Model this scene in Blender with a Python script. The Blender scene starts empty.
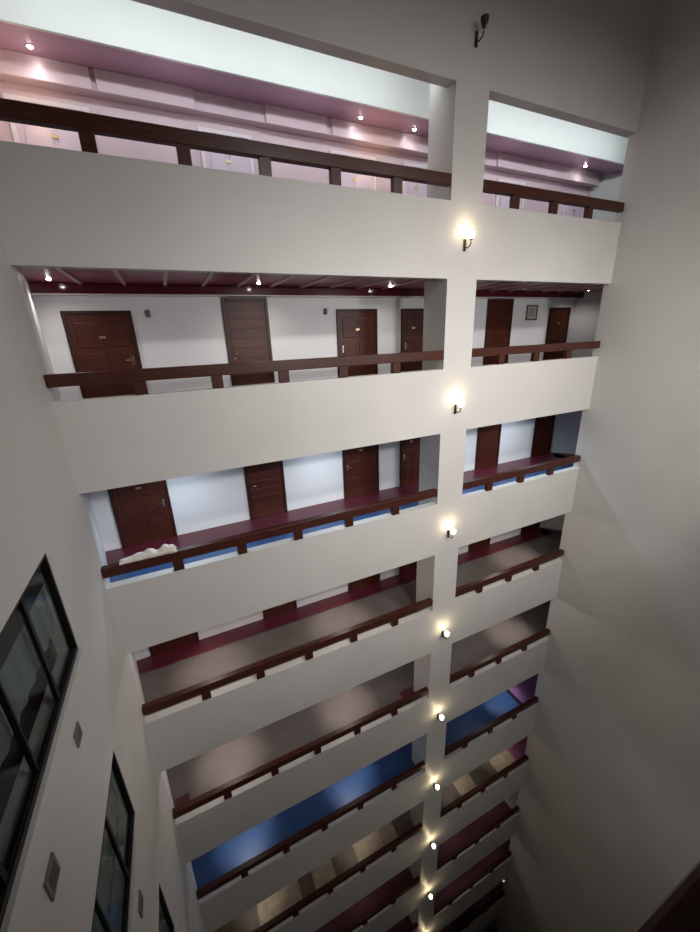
import bpy, bmesh, math, random
from mathutils import Matrix, Vector, noise
random.seed(7)
C = bpy.context.scene.collection
SC = bpy.context.scene

# ------------------------------------------------------------------ dimensions (metres, camera eye = z 0)
PER = 3.6                      # floor to floor
CAMY = -7.5777
XL, XP1, XP2, XR = -1.812, 6.029, 6.885, 11.84
DEPTH = 2.75                   # back wall of the galleries
NR = 12
def top(k):   return 6.336 - PER*k - (0.107 if k == 1 else 0.0)   # parapet top of row k
def flo(k):   return 5.795 - PER*k                                # gallery floor of row k
def bot(k):   return 6.336 - PER*k - 1.609                        # underside of row k's parapet band

# ------------------------------------------------------------------ materials
def mat(name, col, rough=0.5, spec=0.5, var=0.0, scale=3.0, stretch=(1,1,1), col2=None, bump=0.0, bscale=40, emit=None, estr=0.0, metal=0.0, coat=0.0):
    m = bpy.data.materials.new(name); m.use_nodes = True
    nt = m.node_tree; b = nt.nodes['Principled BSDF']
    b.inputs['Base Color'].default_value = (*col, 1)
    b.inputs['Roughness'].default_value = rough
    b.inputs['Specular IOR Level'].default_value = spec
    b.inputs['Metallic'].default_value = metal
    b.inputs['Coat Weight'].default_value = coat
    if emit:
        b.inputs['Emission Color'].default_value = (*emit, 1); b.inputs['Emission Strength'].default_value = estr
    if var or col2 or bump:
        tc = nt.nodes.new('ShaderNodeTexCoord'); mp = nt.nodes.new('ShaderNodeMapping')
        mp.inputs['Scale'].default_value = stretch
        nt.links.new(tc.outputs['Object'], mp.inputs['Vector'])
    if var or col2:
        n = nt.nodes.new('ShaderNodeTexNoise'); n.inputs['Scale'].default_value = scale; n.inputs['Detail'].default_value = 5
        nt.links.new(mp.outputs['Vector'], n.inputs['Vector'])
        r = nt.nodes.new('ShaderNodeValToRGB')
        c2 = col2 or tuple(min(1, c*(1-var)) for c in col)
        r.color_ramp.elements[0].position = 0.3; r.color_ramp.elements[1].position = 0.7
        r.color_ramp.elements[0].color = (*c2, 1); r.color_ramp.elements[1].color = (*col, 1)
        nt.links.new(n.outputs['Fac'], r.inputs['Fac']); nt.links.new(r.outputs['Color'], b.inputs['Base Color'])
    if bump:
        n2 = nt.nodes.new('ShaderNodeTexNoise'); n2.inputs['Scale'].default_value = bscale; n2.inputs['Detail'].default_value = 3
        nt.links.new(mp.outputs['Vector'], n2.inputs['Vector'])
        bp = nt.nodes.new('ShaderNodeBump'); bp.inputs['Strength'].default_value = bump; bp.inputs['Distance'].default_value = 0.01
        nt.links.new(n2.outputs['Fac'], bp.inputs['Height']); nt.links.new(bp.outputs['Normal'], b.inputs['Normal'])
    return m
def glass_mat(name, tint, gl=0.12, rough=0.07):
    m = bpy.data.materials.new(name); m.use_nodes = True
    nt = m.node_tree; nt.nodes.remove(nt.nodes['Principled BSDF'])
    out = nt.nodes['Material Output']
    t = nt.nodes.new('ShaderNodeBsdfTransparent'); t.inputs['Color'].default_value = (*tint, 1)
    g = nt.nodes.new('ShaderNodeBsdfGlossy'); g.inputs['Roughness'].default_value = rough
    fr = nt.nodes.new('ShaderNodeLayerWeight'); fr.inputs['Blend'].default_value = .5
    pw = nt.nodes.new('ShaderNodeMath'); pw.operation = 'POWER'; pw.inputs[1].default_value = 5
    nt.links.new(fr.outputs['Facing'], pw.inputs[0])
    sc = nt.nodes.new('ShaderNodeMath'); sc.operation = 'MULTIPLY_ADD'; sc.inputs[1].default_value = .30; sc.inputs[2].default_value = .015
    nt.links.new(pw.outputs[0], sc.inputs[0])
    mx = nt.nodes.new('ShaderNodeMixShader')
    nt.links.new(sc.outputs[0], mx.inputs[0]); nt.links.new(t.outputs[0], mx.inputs[1]); nt.links.new(g.outputs[0], mx.inputs[2])
    nt.links.new(mx.outputs[0], out.inputs['Surface'])
    return m
M = {}
M['paint']   = mat('wall_paint', (.60,.582,.56), .5, .35, var=.07, scale=.7, bump=.05, bscale=14)
M['white']   = mat('gallery_white_paint', (.76,.76,.78), .45, .4, var=.04, scale=1.2)
M['cove']    = mat('cove_white_paint', (.84,.86,.86), .6, .3, var=.02, scale=2)
M['pink']    = mat('pink_wall_paint', (.70,.55,.62), .25, .5, var=.06, scale=1.5)
M['purple']  = mat('purple_ceiling_paint', (.54,.33,.47), .3, .5, var=.08, scale=1.2)
M['lilac']   = mat('lilac_door_paint', (.72,.60,.74), .35, .5, var=.06, scale=3)
M['lilacf']  = mat('pale_frame_paint', (.82,.74,.82), .35, .5)
M['wood']    = mat('dark_red_wood', (.072,.020,.012), .36, .32, col2=(.036,.009,.006), scale=4, stretch=(1,12,12))
M['nearwood_shaded'] = mat('near_rail_wood_shaded', (.05,.016,.013), .45, .25, col2=(.028,.009,.008), scale=4, stretch=(1,12,12))  # darker copy of the rail wood, shade put into its colour
M['doorw']   = mat('door_brown_wood', (.085,.020,.011), .38, .28, col2=(.045,.011,.007), scale=4, stretch=(12,12,1))
M['frame']   = mat('door_frame_wood', (.045,.012,.010), .38, .3, col2=(.028,.008,.007), scale=4, stretch=(10,10,1))
M['rdceil']  = mat('maroon_ceiling', (.40,.08,.17), .35, .5, var=.25, scale=1.6)
M['slat']    = mat('slat_wood', (.75,.52,.56), .45, .4, var=.15, scale=5)
M['cornice'] = mat('cornice_wood', (.085,.010,.018), .12, .6, var=.3, scale=3, stretch=(1,8,8))
M['glint']   = mat('cornice_glint_strip', (.62,.55,.54), .2, .6)
M['blue']    = mat('blue_vinyl_floor', (.036,.088,.23), .38, .5, col2=(.028,.068,.185), scale=2.2)
M['taupe']   = mat('taupe_tile_floor', (.135,.115,.107), .25, .5, col2=(.115,.098,.092), scale=1.4)
M['border']  = mat('maroon_border', (.095,.014,.026), .3, .5, var=.2, scale=4)
M['cream']   = mat('cream_floor', (.62,.53,.44), .4, .4, col2=(.42,.35,.29), scale=5)
M['brown']   = mat('brown_floor', (.13,.11,.10), .4, .4, col2=(.20,.165,.145), scale=2)
M['maroon']  = mat('maroon_carpet', (.16,.055,.075), .7, .3, col2=(.11,.035,.05), scale=2)
M['black']   = mat('dark_threshold', (.02,.012,.016), .4, .4)
M['mauve']   = mat('mauve_floor', (.33,.15,.34), .4, .4, col2=(.26,.11,.27), scale=2.5)
M['rose']    = mat('rose_floor', (.50,.19,.42), .4, .4, col2=(.40,.15,.34), scale=2.5)
M['pale']    = mat('white_lit_floor', (.72,.76,.76), .4, .4, var=.1, scale=3)  # white stands for brightly lit floor at the right end
M['alu']     = mat('black_aluminium', (.006,.006,.006), .45, .2)
M['alu2']    = mat('grey_aluminium', (.025,.025,.026), .4, .3)
M['glass']   = glass_mat('window_glass', (.76,.80,.79))
M['curtain'] = mat('grey_curtain', (.35,.365,.355), .8, .2, col2=(.28,.295,.285), scale=3, stretch=(1,9,.4))
M['blind']   = mat('charcoal_blind', (.03,.03,.032), .6, .3)
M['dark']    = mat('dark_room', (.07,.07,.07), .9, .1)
M['vent']    = mat('vent_grey', (.15,.14,.135), .5, .4)
M['ventd']   = mat('vent_dark', (.05,.048,.046), .6, .3)
M['bronze']  = mat('bronze_metal', (.10,.065,.04), .35, .5, metal=.8)
M['chrome']  = mat('chrome_metal', (.6,.58,.55), .2, .5, metal=1)
M['brass']   = mat('brass_metal', (.55,.42,.25), .3, .5, metal=1)
M['shade']   = mat('lit_glass_shade', (.95,.9,.8), .4, .3, emit=(1,.86,.58), estr=5)
M['shoff']   = mat('smoked_glass_shade', (.035,.025,.024), .25, .5)
M['lens']    = mat('lit_lens', (.95,.93,.9), .4, .3, emit=(1,.95,.9), estr=40)
M['lensd']   = mat('dim_lens', (.6,.55,.5), .4, .3, emit=(1,.85,.75), estr=.6)
M['tube']    = mat('fluorescent_tube', (.95,.97,1), .4, .3, emit=(.88,1,.96), estr=4)
M['cloth']   = mat('white_cloth', (.82,.78,.74), .85, .2, col2=(.70,.63,.57), scale=9, bump=.3, bscale=30)
M['art']     = mat('picture_print', (.26,.22,.22), .5, .4, col2=(.42,.38,.36), scale=6)
M['artf']    = mat('picture_frame', (.10,.07,.06), .4, .4)
M['plate']   = mat('pale_plate', (.55,.46,.40), .35, .5)
M['plastic'] = mat('grey_plastic', (.16,.14,.15), .45, .4)

# ------------------------------------------------------------------ mesh helpers
def bx(bm, x0, x1, y0, y1, z0, z1, mi=0, bev=0.0):
    vs = [bm.verts.new((x, y, z)) for z in (z0, z1) for y in (y0, y1) for x in (x0, x1)]
    fs = []
    for f in ((0,2,3,1), (4,5,7,6), (0,1,5,4), (2,6,7,3), (0,4,6,2), (1,3,7,5)):
        q = bm.faces.new([vs[i] for i in f]); q.material_index = mi; fs.append(q)
    if bev:
        es = {e for q in fs for e in q.edges}
        bmesh.ops.bevel(bm, geom=list(es), offset=bev, segments=2, profile=.5, affect='EDGES')
    return vs
def prism(bm, pts, z0, z1, mi=0):
    a = [bm.verts.new((p[0], p[1], z0)) for p in pts]; b = [bm.verts.new((p[0], p[1], z1)) for p in pts]
    n = len(pts)
    bm.faces.new(a[::-1]).material_index = mi; bm.faces.new(b).material_index = mi
    for i in range(n):
        bm.faces.new((a[i], a[(i+1)%n], b[(i+1)%n], b[i])).material_index = mi
def lathe(bm, prof, seg=20, mtx=Matrix(), mi=0, smooth=True):
    rings = []
    for r, z in prof:
        if r < 1e-6: rings.append([bm.verts.new(mtx @ Vector((0,0,z)))])
        else: rings.append([bm.verts.new(mtx @ Vector((r*math.cos(2*math.pi*i/seg), r*math.sin(2*math.pi*i/seg), z))) for i in range(seg)])
    for a, b in zip(rings, rings[1:]):
        for i in range(seg):
            j = (i+1) % seg
            if len(a) == 1 and len(b) == 1: continue
            if len(a) == 1: f = bm.faces.new((a[0], b[i], b[j]))
            elif len(b) == 1: f = bm.faces.new((a[i], a[j], b[0]))
            else: f = bm.faces.new((a[i], a[j], b[j], b[i]))
            f.material_index = mi; f.smooth = smooth
def tube(bm, pts, r, seg=10, mi=0):
    rings = []
    pts = [Vector(p) for p in pts]
    for i, p in enumerate(pts):
        d = (pts[min(i+1, len(pts)-1)] - pts[max(i-1, 0)]).normalized()
        q = d.to_track_quat('Z', 'Y').to_matrix()
        rr = r[i] if isinstance(r, (list, tuple)) else r
        rings.append([bm.verts.new(p + q @ Vector((rr*math.cos(2*math.pi*k/seg), rr*math.sin(2*math.pi*k/seg), 0))) for k in range(seg)])
    for a, b in zip(rings, rings[1:]):
        for i in range(seg):
            f = bm.faces.new((a[i], a[(i+1)%seg], b[(i+1)%seg], b[i])); f.smooth = True; f.material_index = mi
    bm.faces.new(rings[0][::-1]).material_index = mi; bm.faces.new(rings[-1]).material_index = mi
def obj(name, bm, m, parent=None, loc=None):
    bmesh.ops.recalc_face_normals(bm, faces=bm.faces)
    me = bpy.data.meshes.new(name); bm.to_mesh(me); bm.free()
    for q in (m if isinstance(m, (list, tuple)) else [m]): me.materials.append(M[q])
    o = bpy.data.objects.new(name, me); C.objects.link(o)
    if parent is not None: o.parent = parent
    if loc is not None: o.location = loc
    return o
def struct(name, bm, m, parent=None):
    o = obj(name, bm, m, parent)
    if parent is None: o['kind'] = 'structure'
    return o
def thing(name, loc, label, cat, group=None, rotz=0):
    o = bpy.data.objects.new(name, None); C.objects.link(o); o.empty_display_size = .1
    o.location = loc; o.rotation_euler = (0, 0, rotz)
    o['label'] = label; o['category'] = cat
    if group: o['group'] = group
    return o
def copy_tree(o, parent=None):
    c = o.copy(); C.objects.link(c)
    if parent is not None: c.parent = parent
    for ch in list(o.children): copy_tree(ch, c)
    return c
def B(): return bmesh.new()
tn = [0]
def trim(bm, m):
    tn[0] += 1
    return struct('trim_%d' % tn[0], bm, m)

# ------------------------------------------------------------------ the setting: far facade
bm = B()
ZB = flo(NR) - .0
bx(bm, XP1, XP2, 0, .87, ZB, 9.6)                                   # pillar
for k in range(1, NR+1):
    z0 = max(bot(k), ZB)
    bx(bm, XL, XP1, 0, .20, z0, top(k)); bx(bm, XP2, XR, 0, .20, z0, top(k))
bx(bm, XL, XP1, 0, .26, 4.62, 9.6); bx(bm, XP2, XR, 0, .26, 4.62, 9.6)
struct('wall_front', bm, 'paint')
bm = B()
for k in range(2, NR+1):                                             # gallery back wall, one storey-high panel per floor
    bx(bm, -2.40, 14.35, DEPTH, DEPTH+.15, flo(k), flo(k)+PER)
struct('wall_back', bm, 'white')
bm = B(); bx(bm, -2.40, 14.35, DEPTH, DEPTH+.15, flo(1), 5.5); struct('wall_back', bm, 'pink')
# slanted end walls of the galleries
bm = B(); prism(bm, [(XL, .20), (XL-.25, .20), (-2.53, DEPTH+.15), (-2.28, DEPTH+.15)], ZB, 5.5); struct('wall_left_end', bm, 'white')
bm = B(); prism(bm, [(14.15, DEPTH), (16.3, .2), (16.5, .25), (14.35, DEPTH+.15)], ZB, 5.5); struct('wall_right_end', bm, 'white')
# atrium side walls
WY0, WY1 = -5.72, -2.10
def wz(k): return flo(k)+.96, flo(k)+2.53
bm = B()
bx(bm, XL-.25, XL, WY1, .20, ZB, 9.6); bx(bm, XL-.25, XL, -9.9, WY0, ZB, 9.6)
zs = [9.6]
for k in range(2, 12):
    a, b_ = wz(k); zs += [b_, a]
zs.append(ZB)
for i in range(0, len(zs), 2): bx(bm, XL-.25, XL, WY0, WY1, zs[i+1], zs[i])
struct('wall_left', bm, 'paint')
bm = B(); bx(bm, XR, XR+.22, -9.9, .20, ZB, 9.6); struct('wall_right', bm, 'paint')
# the camera's own side: parapet bands, galleries behind
bm = B()
for k in range(1, NR+1):
    bx(bm, XL, XR, -7.76, -7.56, max(bot(k), ZB), top(k))
bx(bm, XL, XR, -7.96, -7.56, 4.62, 9.6)
struct('wall_near', bm, 'paint')
bm = B(); bx(bm, XL, XR, -9.9, -9.75, ZB, 9.6); struct('wall_near_back', bm, 'white')
bm = B()
for k in range(0, NR): bx(bm, XL, XR, -9.75, -7.76, flo(k)-.16, flo(k))
struct('floor', bm, 'taupe')
bm = B(); bx(bm, XL, XR, -9.75, .2, ZB-.2, ZB); struct('floor', bm, 'taupe')
bm = B(); bx(bm, XL-.25, XR+.25, -9.9, .4, 9.6, 9.8); struct('ceiling', bm, 'paint')

# ------------------------------------------------------------------ gallery floors, borders, ceilings
fm = {1:'taupe', 2:'taupe', 3:'blue', 4:'taupe', 5:'taupe', 6:'blue', 7:'brown', 8:'maroon', 9:'maroon', 10:'brown', 11:'brown', 12:'brown'}
pale = [(-.4, 1.15), (1.68, 2.5), (3.45, 5.25), (8.5, 9.4), (10.65, 11.85)]  # cream stretches of the floor, brown between them
for k in range(1, NR+1):
    z = flo(k); bm = B()
    xr = {6:11.60, 7:11.87, 8:11.95}.get(k, 16.0)
    if k == 7:
        xs = [XL-.55]
        for a, b_ in pale: xs += [a, b_]
        xs.append(xr)
        for i in range(len(xs)-1):
            if xs[i+1]-xs[i] > .001: bx(bm, xs[i], xs[i+1], .20, DEPTH, z-.16, z, 1 if i % 2 else 0)
        struct('floor', bm, ['brown', 'cream'])
    else:
        bx(bm, XL-.55, xr, .20, DEPTH, z-.16, z); struct('floor', bm, fm[k])
    if k in (6, 7, 8):
        bm = B(); x2 = xr + (.16 if k == 6 else 0)
        bx(bm, x2, 16.0, .20, DEPTH, z-.16, z); struct('floor', bm, {6:'mauve', 7:'rose', 8:'pale'}[k])
    if k == 6:
        bm = B(); bx(bm, xr, xr+.16, .20, DEPTH, z-.16, z+.02); trim(bm, 'black')
    if k in (3, 4, 5):
        t = .004
        bm = B(); bx(bm, -2.26, 14.15, 1.62 if k == 3 else 2.17, DEPTH, z, z+t)
        prism(bm, [(14.14, DEPTH-.02), (13.62, 2.17), (15.55, .22), (16.25, .22)], z, z+t)
        trim(bm, 'border')
        bm = B(); bx(bm, XL, XP1, .20, .55, z, z+t); bx(bm, XP2, XR, .20, .55, z, z+t)
        if k == 5:
            bx(bm, -1.90, -1.52, .55, 1.03, z, z+t); bx(bm, 5.52, XP1, .55, 1.05, z, z+t)
        trim(bm, 'border')
    if k >= 6:
        bm = B(); bx(bm, -2.26, min(xr, 14.1), 2.2, DEPTH, z, z+.004); trim(bm, 'border')
for k in range(3, NR):                                               # soffits of the lower galleries (slab undersides)
    bm = B(); bx(bm, XL-.45, 15.6, .20, DEPTH, flo(k)+2.62, flo(k)+2.68); struct('ceiling', bm, 'white')
# row 2: maroon ceiling with pale slats and a dark cornice
zc2 = 1.20
bm = B(); bx(bm, XL-.45, 15.6, .20, DEPTH, zc2, zc2+.06); c2 = struct('ceiling', bm, 'rdceil')
x = -1.33
while x < 14.6:
    if not (5.75 < x < 7.1):
        bm = B(); bx(bm, x-.035, x+.035, .22, 2.40, zc2-.035, zc2-.001, bev=.006); obj('slat', bm, 'slat', c2)
    x += .785
bm = B(); bx(bm, -2.2, 14.2, 2.42, DEPTH, zc2-.20, zc2-.002, bev=.012); trim(bm, 'cornice')
bm = B(); bx(bm, -2.2, 14.2, 2.40, DEPTH, zc2-.225, zc2-.202, bev=.004); trim(bm, 'glint')  # added pale strip, imitates the line of lamp reflections below the cornice
# row 1: purple ceiling, white lit cove above its front edge, pink bulkheads
zc1 = 4.80
bm = B(); bx(bm, XL-.45, 15.6, 1.72, DEPTH, zc1, zc1+.06); struct('ceiling', bm, 'purple')
bm = B(); bx(bm, XL-.45, 15.6, 1.66, 1.72, zc1-.015, 5.5); trim(bm, 'cove')
bm = B(); bx(bm, XL-.45, 15.6, .26, 1.66, 5.5, 5.56); struct('ceiling', bm, 'cove')
bm = B()
bx(bm, -2.2, 14.1, 2.50, DEPTH, 4.48, zc1-.002)
for a, b_ in ((-2.2, -.40), (-.32, 1.40), (2.85, 4.30), (4.42, 8.3), (9.6, 14.1)):
    bx(bm, a, b_, 2.44, 2.50, 4.46, zc1-.002, bev=.01)
trim(bm, 'pink')

# ------------------------------------------------------------------ doors of the galleries
dn = [0]
def door(x0, x1, k, tall, side, pale_=False):
    dn[0] += 1
    z0 = flo(k); z1 = z0 + (2.37 if tall else 2.095); y = DEPTH
    bm = B(); f = .075
    bx(bm, x0, x0+f, y-.055, y-.001, z0+.005, z1, bev=.006); bx(bm, x1-f, x1, y-.055, y-.001, z0+.005, z1, bev=.006)
    bx(bm, x0+f, x1-f, y-.055, y-.001, z1-f, z1, bev=.006)
    d = struct('door_%d' % dn[0], bm, 'lilacf' if pale_ else 'frame')
    bm = B(); a, b_ = x0+f, x1-f; zt = z1-f
    bx(bm, a, b_, y-.028, y-.001, z0+.01, zt)
    if tall:
        bx(bm, a, b_, y-.045, y-.028, z0+2.02, z0+2.08)
        zz = z0+.25
        while zz < z0+1.95:                                          # horizontal board grooves
            bx(bm, a+.05, b_-.05, y-.040, y-.028, zz, zz+.20, bev=.006); zz += .235
    else:
        w = (b_-a); mid = (a+b_)/2
        for (p, q) in ((a+.11, mid-.04), (mid+.04, b_-.11)):
            for (r, s) in ((.14, .66), (.78, 1.22), (1.34, 1.86)):
                bx(bm, p, q, y-.042, y-.028, z0+r, z0+s, bev=.012)
    obj('door_leaf', bm, 'lilac' if pale_ else 'doorw', d)
    hx = b_-.09 if side > 0 else a+.09
    bm = B(); bx(bm, hx-.025, hx+.025, y-.036, y-.026, z0+.93, z0+1.13, bev=.004)
    tube(bm, [(hx, y-.036, z0+1.04), (hx, y-.085, z0+1.04), (hx-side*.03, y-.092, z0+1.04), (hx-side*.13, y-.09, z0+1.04)], .011)
    obj('door_handle', bm, 'chrome', d)
    if not tall:
        bm = B(); bx(bm, mid-.06, mid+.06, y-.049, y-.041, z0+1.52, z0+1.58, bev=.003); obj('number_plate', bm, 'brass', d)
DX = [(-1.86, -.55, 0, 1), (1.42, 2.54, 1, -1), (4.44, 5.72, 0, -1), (6.55, 7.42, 0, -1), (9.90, 11.04, 1, 1), (12.88, 13.98, 0, -1)]
for k in (1, 2, 3, 4):
    for (a, b_, t_, s_) in DX: door(a, b_, k, t_ and k < 4 and k > 1, s_, k == 1)

# ------------------------------------------------------------------ windows of the left wall
wn = [0]
def window(k):
    wn[0] += 1
    z0, z1 = wz(k); x = XL
    bm = B(); f = .04
    bx(bm, x-.08, x-.008, WY0, WY0+f, z0, z1); bx(bm, x-.08, x-.008, WY1-f, WY1, z0, z1)
    bx(bm, x-.08, x-.008, WY0+f, WY1-f, z1-f, z1); bx(bm, x-.08, x-.008, WY0+f, WY1-f, z0, z0+f)
    w = struct('window_%d' % wn[0], bm, 'alu')
    n = 4; st = (WY1-WY0-2*f)/n
    for i in range(1, n):
        yy = WY1-f-i*st; h = .028 if i % 2 else .014
        bm = B(); bx(bm, x-.07, x-.02, yy-h, yy+h, z0+f, z1-f); obj('mullion', bm, 'alu', w)
    for i in range(n):
        ya = WY1-f-i*st; xo = x-.04 if i % 2 else x-.055
        bm = B(); bx(bm, xo-.003, xo+.003, ya-st+.02, ya-.02, z0+f, z1-f); obj('pane', bm, 'glass', w)
    bm = B()
    for q in (0, .028, .056): bx(bm, x-.075+q, x-.06+q, WY0+f, WY1-f, z0+f, z0+f+.03)
    obj('sliding_track', bm, 'alu2', w)
    bm = B(); bx(bm, x-.03, x+.045, WY0-.05, WY1+.05, z0-.045, z0-.002, bev=.008); obj('sill', bm, 'paint', w)
    bm = B(); bx(bm, x-.115, x-.105, WY0, WY1, z1-.40, z1); obj('roller_blind', bm, 'blind', w)
    bm = B()                                                          # pleated curtain, open to one side
    N = 90; prev = None
    for i in range(N+1):
        yy = WY0+.02+(WY1-.02-WY0)*i/N; xx = x-.145+.012*math.sin(i*.9)
        cur = (bm.verts.new((xx, yy, z0+.50)), bm.verts.new((xx, yy, z1-.08)))
        if prev: bm.faces.new((prev[0], cur[0], cur[1], prev[1])).smooth = True
        prev = cur
    obj('curtain', bm, 'curtain', w)
    bm = B(); bx(bm, x-.50, x-.45, WY0-.4, WY1+.4, z0-.4, z1+.3)  # dark sheet behind the glass, the unlit room put into its colour
    obj('unlit_room_sheet', bm, 'dark', w)
for k in range(2, 12): window(k)

# ------------------------------------------------------------------ railings
LV = {1:'pink top gallery', 2:'gallery with the slatted ceiling', 3:'upper blue-floored gallery',
      4:'taupe gallery below the upper blue floor', 5:'taupe gallery above the lower blue floor', 6:'lower blue-floored gallery',
      7:'cream and brown patched gallery', 8:'upper maroon-floored gallery',
      9:'lower maroon-floored gallery', 10:'dark gallery below the maroon ones', 11:'bottommost dark gallery', 12:'lowest gallery'}
def railing(k, sec):
    z = top(k) + (.107-.07 if k == 1 else 0)
    x0, x1 = (XL, XP1) if sec == 'left' else (XP2, XR)
    lab = 'dark wooden railing %s of the pillar, %s' % (sec, LV[k])
    if k == 3 and sec == 'left': lab = 'dark red wooden railing left of the pillar with the white cloth lying on it'
    t = thing('wooden_railing', ((x0+x1)/2, .07, top(k)), lab, 'railing', 'wooden railings of the galleries')
    cx = (x0+x1)/2
    bm = B(); bx(bm, x0-cx+.002, x1-cx-.002, -.075, .075, z+.235-top(k), z+.44-top(k), bev=.012); obj('handrail', bm, 'wood', t)
    for px in ((-.50, .79, 2.08, 3.39, 4.72) if sec == 'left' else (7.93, 9.22, 10.53)):
        bm = B(); bx(bm, px-.10-cx, px+.10-cx, -.06, .06, 0, z+.237-top(k), bev=.006); obj('post', bm, 'wood', t)
for k in range(1, NR):
    railing(k, 'left'); railing(k, 'right')
t = thing('wooden_railing', (5, -7.64, top(2)), 'dark wooden railing close to the viewer, cutting the bottom right corner', 'railing')
bm = B(); bx(bm, XL-5+.002, XR-5-.002, .088, .1145, .25, .459, bev=.006); bx(bm, XL-5+.002, XR-5-.002, -.09, .09, .25, .425); bx(bm, XL-5+.002, XR-5-.002, -.09, .07, .42, .447, bev=.006); obj('handrail', bm, 'nearwood_shaded', t)
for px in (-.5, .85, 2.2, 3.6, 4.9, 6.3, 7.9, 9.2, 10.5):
    bm = B(); bx(bm, px-5-.1, px-5+.1, -.06, .06, 0, .252, bev=.006); obj('post', bm, 'nearwood_shaded', t)

# ------------------------------------------------------------------ pillar wall lamps
def light(name, kind, loc, power, col=(1,1,1), size=.1, rot=None, sy=None, parent=None, spread=None):
    l = bpy.data.lights.new(name, kind); l.energy = power; l.color = col
    if kind == 'AREA':
        l.shape = 'RECTANGLE' if sy else 'DISK'; l.size = size
        if sy: l.size_y = sy
        if spread: l.spread = spread
    else: l.shadow_soft_size = size
    if kind == 'SPOT': l.spot_size = spread or 2.2; l.spot_blend = 1.0
    o = bpy.data.objects.new(name, l); C.objects.link(o); o.location = loc
    if rot: o.rotation_euler = rot
    if parent: o.parent = parent
    return o
LW = ['second', 'third', 'fourth', 'fifth', 'sixth', 'seventh', 'eighth', 'ninth']
def sconce(k, on=True):
    z = top(k) - 1.0 + (.2 if k == 1 else 0)
    if not on: lab = 'unlit dark wall lamp high on the grey wall above the pillar'
    elif k == 1: lab = 'lit glass wall lamp on the pillar, topmost of the lit column'
    else: lab = 'lit glass wall lamp on the pillar, %s lit one from the top' % LW[k-2]
    t = thing('wall_lamp', (6.457, 0, z), lab, 'lamp', 'wall lamps up the pillar')
    bm = B(); bx(bm, -.035, .035, -.022, 0, -.14, .10, bev=.008); obj('back_plate', bm, 'bronze', t)
    bm = B(); tube(bm, [(0,-.02,-.06), (0,-.10,-.09), (0,-.19,-.06), (0,-.215,.0), (0,-.215,.05)], .013); obj('arm', bm, 'bronze', t)
    bm = B(); lathe(bm, [(0,.04), (.035,.04), (.045,.055), (.02,.07), (0,.07)], mtx=Matrix.Translation((0,-.215,0))); obj('cup', bm, 'bronze', t)
    bm = B(); lathe(bm, [(.025,.06), (.055,.09), (.072,.14), (.078,.19), (.07,.20), (.05,.14), (.025,.075), (0,.07)], mtx=Matrix.Translation((0,-.215,0)))
    obj('glass_shade', bm, 'shade' if on else 'shoff', t)
    if on: light('lamp_light', 'POINT', (0, -.215, .25), SCP*(1.0 if k < 6 else .95), (1, .80, .48), .05, parent=t)
SCP = 6.0
sconce(0, False)
for k in range(1, 10): sconce(k)

# ------------------------------------------------------------------ downlights that show
def downlight(x, y, z, lab, group, lit=True, power=8, col=(1,.95,.88)):
    t = thing('ceiling_downlight', (x, y, z), lab, 'light', group)
    bm = B(); lathe(bm, [(.045,-.002), (.062,-.004), (.065,-.012), (.05,-.016), (.045,-.002)], 24); obj('trim_ring', bm, 'chrome', t)
    bm = B(); lathe(bm, [(0,-.04), (.02,-.036), (.034,-.025), (.042,-.01), (.045,-.003), (0,-.003)], 20); obj('lens', bm, 'lens' if lit else 'lensd', t)
    if lit: light('downlight_beam', 'SPOT', (0, 0, -.07), power, col, .04, parent=t, spread=2.6)
g2 = 'downlights in the slatted maroon ceiling'
for x, lab, lit in ((-1.745, 'small round downlight in the maroon slatted ceiling, at its far left end', True),
               (2.18, 'small round downlight in the maroon slatted ceiling, above the tall left door', True),
               (5.65, 'small round downlight in the maroon slatted ceiling, just left of the pillar', True),
               (10.55, 'dim round downlight in the maroon ceiling right of the pillar', False),
               (13.6, 'small round downlight in the maroon ceiling at its far right end', True)):
    downlight(x, 1.86, zc2, lab, g2, lit, 42)
g1 = 'downlights in the purple ceiling'
for x, lab in ((-1.2, 'small downlight in the purple ceiling at the upper left of the top gallery'),
               (5.05, 'small downlight in the purple ceiling left of the pillar, the further one from it'),
               (6.55, 'small downlight in the purple ceiling close to the left side of the pillar'),
               (13.0, 'small downlight in the purple ceiling right of the pillar')):
    downlight(x, 2.2, zc1, lab, g1, True, 10)
# fluorescent tubes in the white cove
for x0, x1, lab in ((XL+.1, XP1-.1, 'long white fluorescent tube in the cove left of the pillar'), (XP2+.1, XR+2, 'long white fluorescent tube in the cove right of the pillar')):
    t = thing('fluorescent_tube', ((x0+x1)/2, .47, 5.02), lab, 'light', 'fluorescent tubes in the cove')
    h = (x1-x0)/2
    bm = B(); bx(bm, -h, h, -.069, -.03, -.04, .04); obj('batten', bm, 'cove', t)
    bm = B(); tube(bm, [(-h+.05, 0, 0), (h-.05, 0, 0)], .016); obj('tube', bm, 'tube', t)
    light('tube_light', 'AREA', (0, .04, 0), 11*h, (.92,1,1), 2*h-.1, (math.radians(62),0,0), .05, parent=t)

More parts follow.
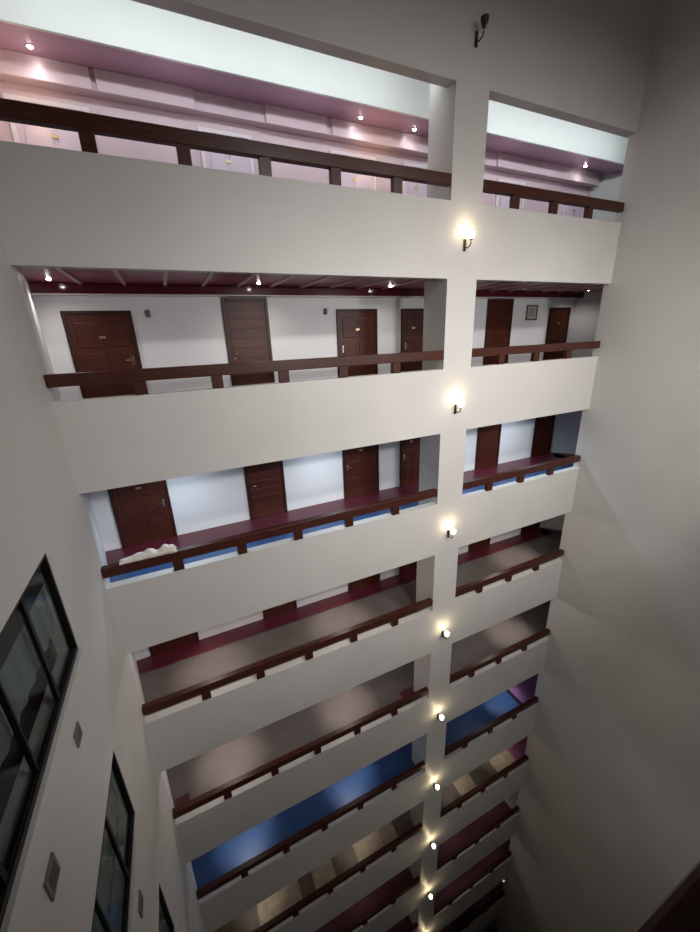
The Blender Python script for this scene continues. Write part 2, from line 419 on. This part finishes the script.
# ------------------------------------------------------------------ small things
def wall_sensor(x, z, lab):
    t = thing('wall_lantern', (x, DEPTH, z), lab, 'lamp', 'small dark wall fittings beside the doors')
    bm = B(); bx(bm, -.045, .045, -.02, -.001, -.09, .06, bev=.006); obj('back_plate', bm, 'plastic', t)
    bm = B(); lathe(bm, [(0,-.10), (.03,-.09), (.045,-.03), (.04,.04), (.015,.07), (0,.07)], mtx=Matrix.Translation((0,-.065,0))); obj('body', bm, 'plastic', t)
wall_sensor(-.21, .637, 'small dark fitting on the white wall right of the leftmost door')
wall_sensor(4.12, .646, 'small dark fitting on the white wall left of the third door')
t = thing('picture', (11.99, DEPTH, .28), 'small framed picture on the white wall between two doors right of the pillar', 'picture')
bm = B()
for a in ((-.27,.27,0,.05), (-.27,.27,.45,.50), (-.27,-.22,.05,.45), (.22,.27,.05,.45)): bx(bm, a[0], a[1], -.035, -.001, a[2], a[3], bev=.004)
obj('frame', bm, 'artf', t)
bm = B(); bx(bm, -.22, .22, -.014, -.002, .05, .45); obj('mat_board', bm, 'plate', t)
bm = B(); bx(bm, -.15, .15, -.018, -.014, .11, .39); obj('print', bm, 'art', t)
# white cloth lying on the railing
bm = B(); NX, NY = 46, 12; zt = top(3)+.442; g = []
for i in range(NX+1):
    r = []
    for j in range(NY+1):
        u = i/NX; v = j/NY
        ang = v*math.pi
        h = (.05+.14*min(1, u*3.2)*min(1, (1-u)*14))*(.75+.5*noise.noise(Vector((u*7, 0, 3.1))))
        y = .075 - .085*math.cos(ang)*(1+.25*noise.noise(Vector((u*6, v*2, 1))))
        z = zt + h*math.sin(ang)**.7 + .02*noise.noise(Vector((u*14, v*5, 9)))*math.sin(ang)
        r.append(bm.verts.new((-1.50+1.03*u+.02*noise.noise(Vector((v*4, u*3, 5))), y, max(z, zt+.002))))
    g.append(r)
for i in range(NX):
    for j in range(NY): bm.faces.new((g[i][j], g[i+1][j], g[i+1][j+1], g[i][j+1])).smooth = True
edge = [r[0] for r in g] + g[-1][1:-1] + [r[-1] for r in g[::-1]] + g[0][1:-1][::-1]
bm.faces.new(edge)
c = obj('cloth', bm, 'cloth'); c['label'] = 'crumpled white cloth lying along the wooden railing of the blue-floored gallery'; c['category'] = 'cloth'
# vents of the left wall
def vent(y, z, s, lab):
    t = thing('wall_vent', (XL, y, z), lab, 'vent', 'square vents in the left wall')
    bm = B(); h = s/2; f = s*.14
    bx(bm, .001, .022, -h, h, -h, -h+f); bx(bm, .001, .022, -h, h, h-f, h); bx(bm, .001, .022, -h, -h+f, -h+f, h-f); bx(bm, .001, .022, h-f, h, -h+f, h-f)
    obj('vent_frame', bm, 'vent', t)
    bm = B(); bx(bm, .0005, .006, -h+f, h-f, -h+f, h-f); obj('backing', bm, 'ventd', t)
    for i in range(4):
        zz = -h+f+(i+.5)*(s-2*f)/4
        bm = B(); vs = bx(bm, .006, .018, -h+f, h-f, zz-.006, zz+.006); obj('slat', bm, 'vent', t)
vent(-3.02, -4.60, .21, 'small square grey vent on the left wall below the far corner of the large window')
vent(-4.42, -4.72, .26, 'square grey vent on the left wall under the large window, nearest the viewer')
vent(-3.07, -8.25, .24, 'square grey vent on the left wall between the two lower narrow windows')
t = thing('wall_spotlight', (11.49, 0, -27.64), 'tiny white light near the right wall, low on the dark facade', 'lamp')
bm = B(); lathe(bm, [(0,0), (.07,0), (.075,.02), (.06,.03)], mtx=Matrix.Rotation(math.radians(90), 4, 'X')); obj('housing', bm, 'white', t)
bm = B(); lathe(bm, [(.06,.03), (.05,.06), (.03,.075), (0,.08)], mtx=Matrix.Rotation(math.radians(90), 4, 'X')); obj('lens', bm, 'lensd', t)

# ------------------------------------------------------------------ lights of the place
DOWN = (0, 0, 0)
# gallery ceiling lamps (above the sight lines of the lower floors)
GP = {3:(205, (.70,.87,1)), 4:(260, (1,.88,.80)), 5:(300, (1,.90,.83)), 6:(190, (.9,.95,1)), 7:(60, (1,.86,.68)), 8:(22, (1,.86,.76)), 9:(12, (1,.86,.76)), 10:(4, (1,.86,.76)), 11:(3, (1,.9,.8))}
for k, (p, col) in GP.items():
    for x in (-.3, 3.6, 8.4, 11.2):
        if k in (4, 5, 6) and x == 8.4: continue
        light('gallery_lamp', 'SPOT', (x, 1.45, flo(k)+2.58), p, col, .08, spread=2.5 if k == 3 else .95)
        if k < 10 and k > 3: light('gallery_fill', 'POINT', (min(x, 9.9), 1.3, flo(k)+2.4), {4:26, 5:25, 6:10, 7:5}.get(k, 5), col, .1)  # added wide fill that brightens the parapet ledges and back wall
# top gallery: warm wall lamps at the back
for x in (5.6, -1.5): light('warm_lamp', 'POINT', (x, 2.1, 4.05), 7, (1,.66,.36), .06)
for x in (1.0, 3.6, 9.5, 12): light('top_lamp', 'POINT', (x, 1.6, 4.2), 3, (1,.86,.95), .2)
# ceiling lamps of the galleries on the viewer's side
NL = {1: 125, 2: 158, 3: 18, 4: 6, 5: 8, 6: 14}
for k, p in NL.items():
    for x in (4.4, 8.6):
        light('near_gallery_lamp', 'AREA', (x, -8.5, flo(k)+2.40), p, (1,.97,.94), .9, (math.radians(62),0,0), .5, spread=2.1)

w = bpy.data.worlds.new('world'); SC.world = w; w.use_nodes = True
w.node_tree.nodes['Background'].inputs[0].default_value = (.02,.02,.02,1)

# ------------------------------------------------------------------ camera
f_px = 377.26
a, b_, c_ = -.4269, -.3336, .0369
R = (Matrix.Rotation(a, 3, 'Z') @ Matrix.Rotation(b_, 3, 'X') @ Matrix.Rotation(c_, 3, 'Y'))
r, fw, up = R.col[0], R.col[1], R.col[2]
cam = bpy.data.cameras.new('camera'); cam.sensor_fit = 'VERTICAL'; cam.sensor_height = 36; cam.lens = f_px/932*36; cam.clip_start = .01; cam.clip_end = 200
co = bpy.data.objects.new('camera', cam); C.objects.link(co)
m3 = Matrix((r, up, -fw)).transposed()
co.matrix_world = Matrix.Translation((0, CAMY, 0)) @ m3.to_4x4()
SC.camera = co
SC.view_settings.view_transform = 'Standard'; SC.view_settings.look = 'None'; SC.view_settings.gamma = 1
SC.view_settings.exposure = 0.0
